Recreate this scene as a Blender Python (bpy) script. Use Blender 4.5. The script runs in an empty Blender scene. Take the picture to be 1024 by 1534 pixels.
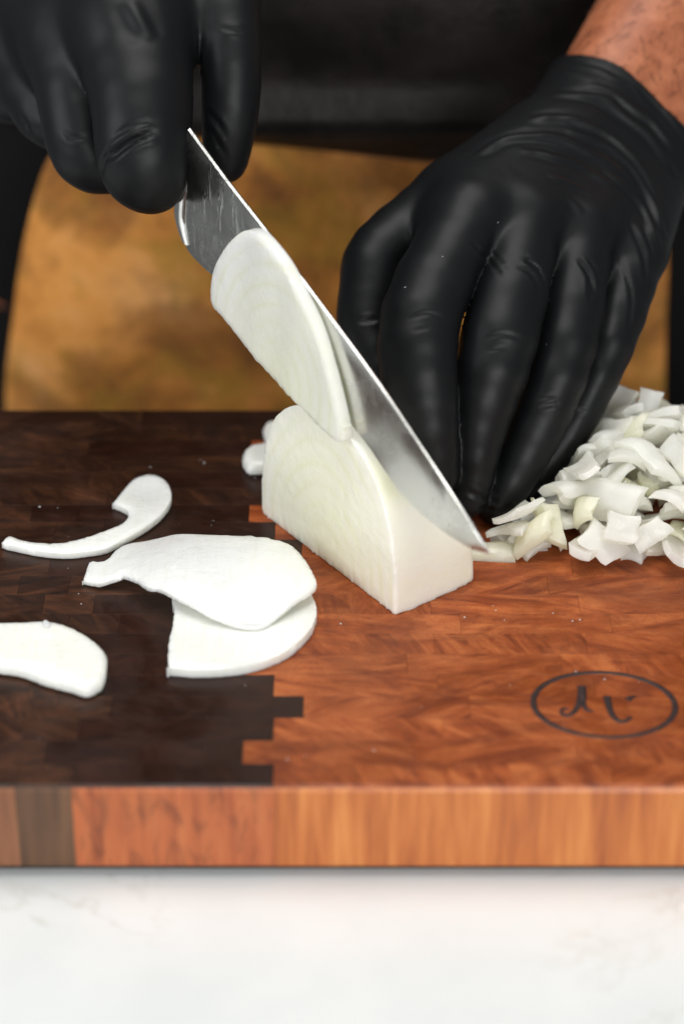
import bpy, math, random
import numpy as np
from mathutils import Vector, Matrix, Euler, noise as mnoise
from mathutils.geometry import delaunay_2d_cdt
random.seed(7); np.random.seed(7)
scene = bpy.context.scene
COL = scene.collection
S = 0.01                      # everything below is written in centimetres

# ------------------------------------------------------------------ camera
PITCH = math.radians(31.0); DIST = 80.0; FPX = 3600.0      # long lens, looking down on the board
CAMP = np.array([0, -DIST*math.cos(PITCH), DIST*math.sin(PITCH)])
FW = np.array([0, math.cos(PITCH), -math.sin(PITCH)]); UPV = np.array([0, math.sin(PITCH), math.cos(PITCH)])
cam_d = bpy.data.cameras.new('camera'); cam = bpy.data.objects.new('camera', cam_d); COL.objects.link(cam)
cam.location = CAMP*S; cam.rotation_euler = (math.pi/2-PITCH, 0, 0)
cam_d.sensor_fit = 'VERTICAL'; cam_d.sensor_height = 36.0; cam_d.lens = 36.0*FPX/1534.0
cam_d.clip_start = 0.02; cam_d.clip_end = 50
cam_d.dof.use_dof = True; cam_d.dof.focus_distance = 0.765; cam_d.dof.aperture_fstop = 5.0
cam_d.dof.aperture_blades = 9
scene.camera = cam

# ------------------------------------------------------------------ light of the room
world = bpy.data.worlds.new('World'); scene.world = world; world.use_nodes = True
bg = world.node_tree.nodes['Background']; bg.inputs[0].default_value = (0.95, 0.98, 1.0, 1); bg.inputs[1].default_value = 0.14

def area(name, loc, target, sx, sy, power, col):
    l = bpy.data.lights.new(name, 'AREA'); l.shape = 'RECTANGLE'; l.size = sx; l.size_y = sy; l.energy = power; l.color = col
    o = bpy.data.objects.new(name, l); COL.objects.link(o); o.location = loc
    d = Vector(target)-Vector(loc); o.rotation_euler = d.to_track_quat('-Z', 'Y').to_euler()
area('ceiling_softbox', (-0.05, 0.05, 1.6), (0, 0, 0), 1.3, 1.0, 21, (1.0, 0.985, 0.96))
area('window_light', (-1.9, -0.9, 0.95), (0, 0.0, 0.02), 1.3, 1.2, 24, (0.98, 0.985, 1.0))
area('front_fill', (0.7, -2.2, 0.8), (0, 0.0, 0.0), 1.2, 0.9, 34, (0.99, 0.99, 0.98))

vs = scene.view_settings; vs.view_transform = 'Standard'; vs.look = 'None'; vs.gamma = 1.0; vs.exposure = 0.10
scene.cycles.use_denoising = True
scene.cycles.max_bounces = 10; scene.cycles.diffuse_bounces = 8; scene.cycles.transmission_bounces = 10; scene.cycles.sample_clamp_indirect = 4.0
try: scene.cycles.denoiser = 'OPENIMAGEDENOISE'
except Exception: pass

# ------------------------------------------------------------------ helpers
def ray(x, y): return FW + np.array([1, 0, 0])*(x-512)/FPX - UPV*(y-767)/FPX
def gz(x, y, z=0.0):
    r = ray(x, y); return CAMP + r*(z-CAMP[2])/r[2]
def gy(x, y, Y):
    r = ray(x, y); return CAMP + r*(Y-CAMP[1])/r[1]

def link(o, parent=None):
    COL.objects.link(o)
    if parent is not None: o.parent = parent
    return o
def make(name, verts, faces, mat, parent=None, origin=(0, 0, 0), smooth=True, sharp=None, M=None):
    """verts in cm, in the parent's / world frame; origin in cm"""
    v = (np.asarray(verts, dtype=np.float64) - np.asarray(origin, float))*S
    me = bpy.data.meshes.new(name)
    if isinstance(faces, np.ndarray) and faces.ndim == 2:
        n, k = faces.shape
        me.vertices.add(len(v)); me.vertices.foreach_set('co', v.astype(np.float32).ravel())
        me.loops.add(n*k); me.loops.foreach_set('vertex_index', faces.astype(np.int32).ravel())
        me.polygons.add(n); me.polygons.foreach_set('loop_start', (np.arange(n)*k).astype(np.int32))
        me.update(calc_edges=True)
    else:
        me.from_pydata([tuple(p) for p in v], [], [tuple(int(i) for i in f) for f in faces]); me.update()
    me.validate()
    if smooth: me.polygons.foreach_set('use_smooth', [True]*len(me.polygons))
    if sharp is not None: me.set_sharp_from_angle(angle=math.radians(sharp))
    for m in (mat if isinstance(mat, (list, tuple)) else [mat]): me.materials.append(m)
    o = bpy.data.objects.new(name, me); o.location = Vector(origin)*S
    if M is not None: o.matrix_world = M
    return link(o, parent)
def empty(name, loc, label, cat, group=None, M=None):
    o = bpy.data.objects.new(name, None); o.empty_display_size = 0.02; o.location = Vector(loc)*S
    if M is not None: o.matrix_world = M
    link(o); return tag(o, label, cat, group)
def tag(o, label=None, cat=None, group=None, kind=None):
    if label: o['label'] = label
    if cat: o['category'] = cat
    if group: o['group'] = group
    if kind: o['kind'] = kind
    return o

# --- implicit surfaces, meshed by surface nets ---------------------------------
def smin(a, b, k):
    h = np.clip(0.5+0.5*(b-a)/k, 0, 1); return b*(1-h)+a*h - k*h*(1-h)
def cone(P, a, b, ra, rb):
    a = np.asarray(a, np.float32); b = np.asarray(b, np.float32); ab = b-a
    t = np.clip(((P-a)@ab)/max(1e-9, float(ab@ab)), 0, 1)
    return np.linalg.norm(P-(a+t[:, None]*ab), axis=1) - (ra+(rb-ra)*t)
def chain(P, pts, k=0.3):
    d = None
    for (a, ra), (b, rb) in zip(pts[:-1], pts[1:]):
        c = cone(P, a, b, ra, rb); d = c if d is None else smin(d, c, k)
    return d
def ellip(P, c, r):
    q = (P-np.asarray(c, np.float32))/np.asarray(r, np.float32); L = np.linalg.norm(q, axis=1)
    return (L-1)*float(min(r))
def surface_nets(fn, lo, hi, h, coarse=4):
    lo = np.asarray(lo, float); hi = np.asarray(hi, float)
    nc = np.ceil((hi-lo)/(h*coarse)).astype(int)
    def grid(n, st, off):
        g = np.stack(np.meshgrid(*[np.arange(k) for k in n], indexing='ij'), -1).reshape(-1, 3)
        return (lo+off+g*st).astype(np.float32)
    H = h*coarse
    dc = fn(grid(nc, H, H/2)).reshape(nc)
    near = np.abs(dc) < H*1.55
    n = nc*coarse
    sgn = np.where(dc > 0, 1.0, -1.0)*H
    V = np.repeat(np.repeat(np.repeat(sgn, coarse, 0), coarse, 1), coarse, 2).astype(np.float32)
    m = np.repeat(np.repeat(np.repeat(near, coarse, 0), coarse, 1), coarse, 2)
    idx = np.argwhere(m)
    for s in range(0, len(idx), 400000):
        i = idx[s:s+400000]; V[i[:, 0], i[:, 1], i[:, 2]] = fn((lo+(i+0.5)*h).astype(np.float32))
    V[0] = V[-1] = H; V[:, 0] = V[:, -1] = H; V[:, :, 0] = V[:, :, -1] = H
    ins = V < 0
    c = [ins[dx:n[0]-1+dx, dy:n[1]-1+dy, dz:n[2]-1+dz] for dx in (0, 1) for dy in (0, 1) for dz in (0, 1)]
    tot = sum(x.astype(np.int8) for x in c)
    act = (tot > 0) & (tot < 8); ci = np.argwhere(act); vid = -np.ones(act.shape, np.int32); vid[act] = np.arange(len(ci))
    acc = np.zeros((len(ci), 3)); cnt = np.zeros(len(ci))
    cor = [(dx, dy, dz) for dx in (0, 1) for dy in (0, 1) for dz in (0, 1)]
    cv = [V[ci[:, 0]+a, ci[:, 1]+b, ci[:, 2]+c_] for a, b, c_ in cor]
    for i in range(8):
        for j in range(i+1, 8):
            d = np.abs(np.array(cor[i])-np.array(cor[j]))
            if d.sum() != 1: continue
            x = (cv[i] < 0) != (cv[j] < 0)
            t = np.where(x, cv[i]/np.where(x, cv[i]-cv[j], 1), 0)
            p = np.array(cor[i])+t[:, None]*(np.array(cor[j])-np.array(cor[i]))
            acc += p*x[:, None]; cnt += x
    verts = lo+(ci+acc/cnt[:, None]+0.5)*h
    faces = []
    for ax in range(3):
        a, b = [(1, 2), (2, 0), (0, 1)][ax]
        s0 = [slice(None)]*3; s1 = [slice(None)]*3; s0[ax] = slice(0, -1); s1[ax] = slice(1, None)
        x = ins[tuple(s0)] != ins[tuple(s1)]; e = np.argwhere(x)
        e = e[(e[:, a] > 0) & (e[:, b] > 0) & (e[:, a] < act.shape[a]) & (e[:, b] < act.shape[b]) & (e[:, ax] < act.shape[ax])]
        fl = ins[e[:, 0], e[:, 1], e[:, 2]]
        def g(da, db):
            q = e.copy(); q[:, a] += da; q[:, b] += db; return vid[q[:, 0], q[:, 1], q[:, 2]]
        q = np.stack([g(-1, -1), g(0, -1), g(0, 0), g(-1, 0)], 1)
        q = np.where(fl[:, None], q, q[:, ::-1]); faces.append(q)
    F = np.concatenate(faces); F = F[(F >= 0).all(1)]
    return verts, F
def relax(v, F, it=2, lam=0.5):
    E_ = np.concatenate([F[:, [0, 1]], F[:, [1, 2]], F[:, [2, 3]], F[:, [3, 0]]]); deg = np.zeros(len(v))
    np.add.at(deg, E_[:, 0], 1); np.add.at(deg, E_[:, 1], 1)
    for _ in range(it):
        s = np.stack([np.bincount(E_[:, 0], v[E_[:, 1], k], len(v))+np.bincount(E_[:, 1], v[E_[:, 0], k], len(v)) for k in range(3)], 1)
        v = v+lam*(s/deg[:, None]-v)
    return v
def normals(v, F):
    fn = np.cross(v[F[:, 2]]-v[F[:, 0]], v[F[:, 3]]-v[F[:, 1]]); n = np.zeros_like(v)
    for k in range(4): 
        for c in range(3): n[:, c] += np.bincount(F[:, k], fn[:, c], len(v))
    return n/np.maximum(1e-9, np.linalg.norm(n, axis=1))[:, None]
_perm = np.random.RandomState(3).rand(64, 64, 64).astype(np.float32)
def vnoise(P):                                   # smooth value noise, vectorised, -1..1
    i = np.floor(P).astype(int); f = P-i; f = f*f*(3-2*f); r = 0
    for dx in (0, 1):
        for dy in (0, 1):
            for dz in (0, 1):
                w = np.where(dx, f[:, 0], 1-f[:, 0])*np.where(dy, f[:, 1], 1-f[:, 1])*np.where(dz, f[:, 2], 1-f[:, 2])
                r = r+w*_perm[(i[:, 0]+dx) % 64, (i[:, 1]+dy) % 64, (i[:, 2]+dz) % 64]
    return r*2-1

# ------------------------------------------------------------------ materials
class NT:
    def __init__(s, name):
        s.m = bpy.data.materials.new(name); s.m.use_nodes = True; s.t = s.m.node_tree; s.b = s.t.nodes['Principled BSDF']
    def n(s, typ, **kw):
        x = s.t.nodes.new(typ)
        for k, v in kw.items():
            if k in x.inputs.keys() if isinstance(k, str) else False: x.inputs[k].default_value = v
            else: setattr(x, k, v)
        return x
    def l(s, a, b): s.t.links.new(a, b)
    def coord(s, scale=(1, 1, 1), rand=0.0, rot=None, kind='Object'):
        tc = s.n('ShaderNodeTexCoord'); mp = s.n('ShaderNodeMapping'); mp.inputs['Scale'].default_value = scale
        s.l(tc.outputs[kind], mp.inputs[0])
        if rand:
            oi = s.n('ShaderNodeObjectInfo'); ml = s.n('ShaderNodeMath', operation='MULTIPLY'); ml.inputs[1].default_value = rand
            s.l(oi.outputs['Random'], ml.inputs[0]); cb = s.n('ShaderNodeCombineXYZ')
            for k in range(3): s.l(ml.outputs[0], cb.inputs[k])
            s.l(cb.outputs[0], mp.inputs['Location'])
        if rot is not None: mp.inputs['Rotation'].default_value = rot
        return mp.outputs[0]
    def noise(s, vec, scale, detail=4, rough=0.5, dist=0.0):
        x = s.n('ShaderNodeTexNoise'); s.l(vec, x.inputs['Vector']); x.inputs['Scale'].default_value = scale
        x.inputs['Detail'].default_value = detail; x.inputs['Roughness'].default_value = rough; x.inputs['Distortion'].default_value = dist
        return x.outputs[0]
    def ramp(s, fac, stops):
        r = s.n('ShaderNodeValToRGB'); s.l(fac, r.inputs[0]); e = r.color_ramp.elements
        while len(e) < len(stops): e.new(0.5)
        for k, (p, c) in zip(e, stops): k.position = p; k.color = c if len(c) == 4 else (*c, 1)
        return r.outputs[0]
    def mix(s, fac, a, b, mode='MIX'):
        x = s.n('ShaderNodeMix', data_type='RGBA', blend_type=mode)
        for i, v in ((0, fac), (6, a), (7, b)):
            if isinstance(v, bpy.types.NodeSocket): s.l(v, x.inputs[i])
            elif i == 0: x.inputs[0].default_value = v
            else: x.inputs[i].default_value = (*v, 1)
        return x.outputs[2]
    def math(s, op, a, b=None):
        x = s.n('ShaderNodeMath', operation=op)
        for i, v in ((0, a), (1, b)):
            if v is None: continue
            if isinstance(v, bpy.types.NodeSocket): s.l(v, x.inputs[i])
            else: x.inputs[i].default_value = v
        return x.outputs[0]
    def bump(s, h, strength, dist=0.001):
        x = s.n('ShaderNodeBump'); x.inputs['Strength'].default_value = strength; x.inputs['Distance'].default_value = dist
        s.l(h, x.inputs['Height']); s.l(x.outputs[0], s.b.inputs['Normal']); return x
    def set(s, **kw):
        for k, v in kw.items():
            k = k.replace('_', ' ')
            i = s.b.inputs[k]
            if isinstance(v, bpy.types.NodeSocket): s.l(v, i)
            else: i.default_value = (*v, 1) if (isinstance(v, tuple) and len(v) == 3 and i.type == 'RGBA') else v
        return s.m

def onion_mat(name, tint, rings=False, veins=0.0, ring_r=(3.75, 5.2), thin=0.0, sss=0.005):
    t = NT(name); c = t.coord()
    n1 = t.noise(c, 160, 5, 0.6)
    col = t.mix(t.math('MULTIPLY', n1, 0.5), tint, tuple(min(1, x*1.06) for x in tint))
    if rings:
        sx = t.n('ShaderNodeSeparateXYZ'); t.l(c, sx.inputs[0])
        wob = t.math('MULTIPLY', t.math('SUBTRACT', t.noise(c, 32, 3), 0.5), 0.16)
        a = t.math('MULTIPLY', sx.outputs[0], 100/ring_r[0]); b = t.math('MULTIPLY', sx.outputs[2], 100/ring_r[1])
        r = t.math('SQRT', t.math('ADD', t.math('MULTIPLY', a, a), t.math('MULTIPLY', b, b)))
        r = t.math('ADD', r, wob)
        fr = t.math('FRACT', t.math('MULTIPLY', r, 7.3))
        line = t.ramp(fr, [(0.0, (1, 1, 1)), (0.10, (0.5,)*3), (0.45, (0, 0, 0)), (0.7, (0.0,)*3), (1.0, (1, 1, 1))])
        # only on the cut face: rings fade where the surface is the skin side
        col = t.mix(t.math('MULTIPLY', t.math('MULTIPLY', line, t.ramp(t.noise(c, 60, 2), [(0.35, (0.15,)*3), (0.65, (1, 1, 1))])), 0.45), col, (tint[0]*0.80, tint[1]*0.83, tint[2]*0.62))
        core = t.ramp(r, [(0.0, (1, 1, 1)), (0.85, (0.25,)*3), (0.93, (0, 0, 0))])
        col = t.mix(t.math('MULTIPLY', core, 0.5), col, (tint[0]*0.93, tint[1]*0.95, tint[2]*0.72))
    if veins:
        mp = t.coord((1, 0.08, 1), 3.0)
        v = t.noise(mp, 700, 2, 0.5)
        col = t.mix(t.math('MULTIPLY', t.ramp(v, [(0.45, (0, 0, 0)), (0.7, (1, 1, 1))]), veins), col, (tint[0]*0.82, tint[1]*0.86, tint[2]*0.72))
    h = t.math('ADD', t.noise(c, 900, 3), t.math('MULTIPLY', t.noise(c, 180, 2), 1.2))
    if veins:
        h = t.math('ADD', h, t.math('MULTIPLY', t.noise(t.coord((0.10, 1, 1), 3.0, rot=(0, 0, 0.25)), 520, 2, 0.5), 0.5)); h = t.math('ADD', h, t.math('MULTIPLY', t.noise(c, 45, 3), 4.0))
    t.bump(h, 0.30, 0.0007)
    t.set(Base_Color=col, Roughness=0.27, Subsurface_Weight=0.8, Subsurface_Radius=(1.0, 0.97, 0.85), Subsurface_Scale=sss,
                 Coat_Weight=0.25, Coat_Roughness=0.18, Specular_IOR_Level=0.45)
    if thin:      # thin watery flesh lets light through
        tr = t.n('ShaderNodeBsdfTranslucent'); t.l(col, tr.inputs[0]); mx = t.n('ShaderNodeMixShader'); mx.inputs[0].default_value = thin
        out = next(n for n in t.t.nodes if n.type == 'OUTPUT_MATERIAL'); t.l(t.b.outputs[0], mx.inputs[1]); t.l(tr.outputs[0], mx.inputs[2]); t.l(mx.outputs[0], out.inputs[0])
    return t.m
M_block = onion_mat('onion_block_flesh', (0.95, 0.945, 0.80), rings=True)
M_slice = onion_mat('onion_slice_flesh', (0.94, 0.945, 0.87), rings=True, ring_r=(4.05, 4.7), thin=0.15)
M_petal = onion_mat('onion_petal_flesh', (0.85, 0.86, 0.80), veins=0.22)
M_chip = onion_mat('onion_chip_flesh', (0.99, 0.985, 0.92), veins=0.06, thin=0.5, sss=0.004)
M_chip_y = onion_mat('onion_chip_yellow', (0.94, 0.93, 0.76), veins=0.08, thin=0.42, sss=0.004)

def wood_end(name, c0, c1, c2, rough, var=0.3):
    t = NT(name)
    oi = t.n('ShaderNodeObjectInfo'); g = t.n('ShaderNodeNewGeometry'); P = g.outputs['Position']
    rr = t.n('ShaderNodeMath', operation='FRACT'); t.l(t.math('MULTIPLY', oi.outputs['Random'], 37.7), rr.inputs[0])
    vr = t.n('ShaderNodeVectorRotate', rotation_type='Z_AXIS'); t.l(P, vr.inputs['Vector'])
    ang = t.math('ADD', t.math('MULTIPLY', t.math('SUBTRACT', oi.outputs['Random'], 0.5), 2.0), 0.35); t.l(ang, vr.inputs['Angle'])
    off = t.n('ShaderNodeVectorMath', operation='ADD'); t.l(vr.outputs[0], off.inputs[0])
    cb = t.n('ShaderNodeCombineXYZ'); r9 = t.math('MULTIPLY', rr.outputs[0], 3.0); t.l(r9, cb.inputs[2])
    t.l(cb.outputs[0], off.inputs[1]); v = off.outputs[0]
    mp = t.n('ShaderNodeMapping'); mp.inputs['Scale'].default_value = (0.20, 1, 1); t.l(v, mp.inputs[0])
    rings = t.noise(mp.outputs[0], 190, 5, 0.62, 0.9)
    # figure that runs on from block to block
    r2 = t.n('ShaderNodeMapping'); r2.inputs['Rotation'].default_value = (0, 0, 0.6); r2.inputs['Scale'].default_value = (0.45, 1, 1); t.l(P, r2.inputs[0])
    fig = t.noise(r2.outputs[0], 52, 6, 0.66, 1.6)
    pores = t.noise(v, 1500, 2, 0.6)
    col = t.ramp(rings, [(0.30, c0), (0.5, c1), (0.74, c2)])
    col = t.mix(t.math('MULTIPLY', t.ramp(fig, [(0.46, (0, 0, 0)), (0.66, (1, 1, 1))]), 0.75), col, c0)
    pale_fig = t.noise(r2.outputs[0], 75, 5, 0.7, 1.0)  # paler streaks in the grain, also running on across blocks
    col = t.mix(t.math('MULTIPLY', t.ramp(pale_fig, [(0.52, (0, 0, 0)), (0.70, (1, 1, 1))]), 0.45), col, c2)
    col = t.mix(t.math('MULTIPLY', t.ramp(pores, [(0.50, (0, 0, 0)), (0.66, (1, 1, 1))]), 0.30), col, c0)
    hsv = t.n('ShaderNodeHueSaturation'); t.l(col, hsv.inputs['Color'])
    t.l(t.math('ADD', t.math('MULTIPLY', rr.outputs[0], var), 1.0-var*0.5), hsv.inputs['Value'])
    # the oil and onion juice leave a film that is wetter in soft-edged patches
    wet = t.noise(P, 24, 6, 0.68, 0.8)
    wr = t.ramp(wet, [(0.44, (0, 0, 0)), (0.60, (1, 1, 1))])
    rg = t.n('ShaderNodeMapRange'); t.l(wr, rg.inputs[0]); rg.inputs[3].default_value = rough+0.08; rg.inputs[4].default_value = rough-0.14
    wetcol = t.mix(t.math('MULTIPLY', wr, 0.40), hsv.outputs[0], tuple(x*0.55 for x in c1))
    t.bump(t.math('ADD', pores, rings), 0.10, 0.0005)
    return t.set(Base_Color=wetcol, Roughness=rg.outputs[0], Coat_Weight=0.03, Coat_Roughness=0.2, Specular_IOR_Level=0.22)
def wood_side(name, c0, c1, c2, figure=0.0):
    t = NT(name); mp = t.coord((1, 1, 0.07), 9.0)
    a = t.noise(mp, 260, 4, 0.55, 0.2); mp2 = t.coord((1, 1, 0.3), 5.0); b = t.noise(mp2, 150, 5, 0.65, 1.0)
    col = t.ramp(a, [(0.32, c0), (0.5, c1), (0.70, c2)])
    if figure: col = t.mix(t.math('MULTIPLY', t.ramp(b, [(0.50, (0, 0, 0)), (0.66, (1, 1, 1))]), figure), col, tuple(x*0.28 for x in c0))
    t.bump(a, 0.1, 0.0004)
    return t.set(Base_Color=col, Roughness=0.42, Coat_Weight=0.15, Coat_Roughness=0.3)
W_red = wood_end('cherry_end_grain', (0.125, 0.023, 0.007), (0.330, 0.076, 0.019), (0.52, 0.160, 0.048), 0.44, 0.22)
W_dark = wood_end('wenge_end_grain', (0.014, 0.0045, 0.0025), (0.028, 0.0095, 0.0055), (0.050, 0.018, 0.010), 0.42, 0.25)
W_mid = wood_end('walnut_end_grain', (0.014, 0.006, 0.004), (0.038, 0.015, 0.008), (0.105, 0.038, 0.016), 0.42, 0.35)
F_cherry = wood_side('cherry_long_grain', (0.35, 0.086, 0.015), (0.50, 0.145, 0.027), (0.62, 0.225, 0.052))
F_fig = wood_side('figured_long_grain', (0.34, 0.075, 0.018), (0.44, 0.110, 0.028), (0.52, 0.16, 0.045), 0.6)
F_grey = wood_side('walnut_long_grain', (0.075, 0.032, 0.012), (0.11, 0.048, 0.019), (0.15, 0.068, 0.028))
F_brown = wood_side('brown_long_grain', (0.16, 0.055, 0.022), (0.22, 0.080, 0.032), (0.28, 0.11, 0.045))
t = NT('shadow_gap'); W_shadow_gap = t.set(Base_Color=(0.012, 0.009, 0.007), Roughness=0.7)
t = NT('burnt_mark'); c = t.coord(); M_mark = t.set(Base_Color=t.ramp(t.noise(c, 500, 3), [(0.35, (0.012, 0.006, 0.006)), (0.7, (0.040, 0.016, 0.014))]), Roughness=0.6)

t = NT('white_quartz'); c = t.coord()
vein = t.noise(c, 9, 6, 0.62, 1.6); d = t.math('ABSOLUTE', t.math('SUBTRACT', vein, 0.47))
vn = t.ramp(d, [(0.0, (1, 1, 1)), (0.012, (0.3,)*3), (0.03, (0, 0, 0))])
msk = t.ramp(t.noise(c, 14, 3), [(0.50, (0, 0, 0)), (0.66, (1, 1, 1))])
cl = t.noise(c, 22, 4, 0.6); base = t.ramp(cl, [(0.3, (0.69, 0.715, 0.71)), (0.7, (0.745, 0.765, 0.755))])
spk = t.ramp(t.noise(c, 60, 4, 0.7), [(0.66, (0, 0, 0)), (0.74, (1, 1, 1))])
base = t.mix(t.math('MULTIPLY', spk, 0.16), base, (0.55, 0.53, 0.45))
M_quartz = t.set(Base_Color=t.mix(t.math('MULTIPLY', t.math('MULTIPLY', vn, msk), 0.5), base, (0.52, 0.50, 0.44)), Roughness=0.22)

t = NT('blade_steel'); c = t.coord((1, 1, 1))
mp = t.coord((0.05, 1, 1)); br = t.noise(mp, 2600, 2, 0.5)
sx = t.n('ShaderNodeSeparateXYZ'); t.l(c, sx.inputs[0])
# juice streaks that dried in lines running down from the spine, near the heel only
mp3 = t.coord((1, 1, 0.22)); st = t.noise(mp3, 420, 3, 0.6, 0.8)
heel = t.ramp(t.math('ADD', t.math('MULTIPLY', sx.outputs[0], 12.0), 0.5), [(0.2, (0.5,)*3), (0.5, (1, 1, 1)), (0.66, (0, 0, 0))])
drops = t.math('MULTIPLY', t.ramp(st, [(0.56, (0, 0, 0)), (0.64, (1, 1, 1))]), heel)
film = t.ramp(t.noise(c, 55, 4, 0.6, 0.5), [(0.4, (0, 0, 0)), (0.62, (1, 1, 1))])
r1 = t.math('ADD', t.math('MULTIPLY', br, 0.06), 0.15); r2 = t.math('ADD', r1, t.math('MULTIPLY', film, 0.12))
t.bump(t.math('ADD', t.math('MULTIPLY', br, 0.15), t.math('MULTIPLY', drops, 0.5)), 0.2, 0.0006)
M_steel = t.set(Base_Color=t.mix(t.math('MULTIPLY', drops, 0.2), (0.62, 0.62, 0.59), (0.80, 0.80, 0.76)), Metallic=1.0, Roughness=r2)
t = NT('polished_steel'); M_pol = t.set(Base_Color=(0.78, 0.78, 0.76), Metallic=1.0, Roughness=0.16)
t = NT('handle_black'); M_handle = t.set(Base_Color=(0.012, 0.012, 0.012), Roughness=0.4)

t = NT('nitrile'); c = t.coord()
f1 = t.noise(c, 320, 4, 0.6, 0.4); f2 = t.noise(c, 2400, 2, 0.5)
t.bump(t.math('ADD', f1, t.math('MULTIPLY', f2, 0.25)), 0.05, 0.0006)
dust = t.ramp(t.noise(c, 420, 2, 0.4), [(0.80, (0, 0, 0)), (0.82, (1, 1, 1))])
M_glove = t.set(Base_Color=t.mix(dust, (0.0055, 0.0060, 0.0068), (0.25, 0.25, 0.25)), Roughness=t.math('ADD', t.math('MULTIPLY', t.noise(c, 60, 3), 0.08), 0.41), Specular_IOR_Level=0.22)

t = NT('skin'); c = t.coord()
sk = t.ramp(t.noise(c, 120, 5, 0.65), [(0.3, (0.25, 0.070, 0.028)), (0.55, (0.38, 0.125, 0.055)), (0.75, (0.47, 0.18, 0.09))])
vo = t.n('ShaderNodeTexVoronoi'); vo.inputs['Scale'].default_value = 900; t.l(c, vo.inputs['Vector'])
fre = t.ramp(t.noise(c, 260, 3, 0.5), [(0.62, (0, 0, 0)), (0.70, (1, 1, 1))])
t.bump(vo.outputs['Distance'], 0.25, 0.0005)
M_skin = t.set(Base_Color=t.mix(t.math('MULTIPLY', fre, 0.25), sk, (0.17, 0.055, 0.03)), Roughness=0.5, Subsurface_Weight=0.25, Subsurface_Radius=(1, 0.35, 0.2), Subsurface_Scale=0.004)
t = NT('hair'); M_hair = t.set(Base_Color=(0.015, 0.008, 0.005), Roughness=0.5)

t = NT('tan_leather'); c = t.coord()
b1 = t.noise(c, 20, 6, 0.66, 0.3); b2 = t.noise(c, 36, 5, 0.65, 0.2)
col = t.ramp(b1, [(0.34, (0.170, 0.060, 0.010)), (0.47, (0.54, 0.205, 0.030)), (0.58, (0.78, 0.33, 0.070)), (0.72, (0.86, 0.42, 0.14))])
col = t.mix(t.math('MULTIPLY', t.ramp(b2, [(0.48, (0, 0, 0)), (0.62, (1, 1, 1))]), 0.6), col, (0.40, 0.22, 0.018))
col = t.mix(t.math('MULTIPLY', t.ramp(t.noise(c, 24, 5, 0.65, 0.4), [(0.50, (0, 0, 0)), (0.64, (1, 1, 1))]), 0.55), col, (0.15, 0.050, 0.010))
t.bump(t.noise(c, 700, 4, 0.6), 0.3, 0.0008)
M_tan = t.set(Base_Color=col, Roughness=0.62)
t = NT('tan_edge'); M_tanedge = t.set(Base_Color=(0.62, 0.28, 0.11), Roughness=0.6)
t = NT('black_leather'); c = t.coord()
t.bump(t.math('ADD', t.noise(c, 500, 4, 0.6), t.math('MULTIPLY', t.noise(c, 60, 3, 0.6), 2.0)), 0.35, 0.0012)
col = t.ramp(t.noise(c, 30, 5, 0.6), [(0.38, (0.0040, 0.0034, 0.0032)), (0.66, (0.018, 0.014, 0.013))])
M_bib = t.set(Base_Color=col, Roughness=0.42, Specular_IOR_Level=0.22)
t = NT('black_cloth'); c = t.coord(); t.bump(t.noise(c, 900, 3), 0.3, 0.0008)
M_cloth = t.set(Base_Color=(0.007, 0.006, 0.006), Roughness=0.85, Specular_IOR_Level=0.15)

# ------------------------------------------------------------------ counter
CZ = -3.22
def slab(x0, x1, y0, y1, z0, z1, bev):
    v = []; 
    for z, i in ((z0, bev), (z0+bev, 0), (z1-bev, 0), (z1, bev)):
        v += [(x0+i, y0+i, z), (x1-i, y0+i, z), (x1-i, y1-i, z), (x0+i, y1-i, z)]
    f = [(3, 2, 1, 0), (12, 13, 14, 15)]
    for k in range(3):
        for j in range(4): a = k*4+j; b = k*4+(j+1) % 4; f.append((a, b, b+4, a+4))
    return v, f
v, f = slab(-60, 60, -62, 7.4, CZ-3, CZ, 0.2)
tag(make('countertop', v, f, M_quartz, sharp=40), kind='structure')

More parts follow.
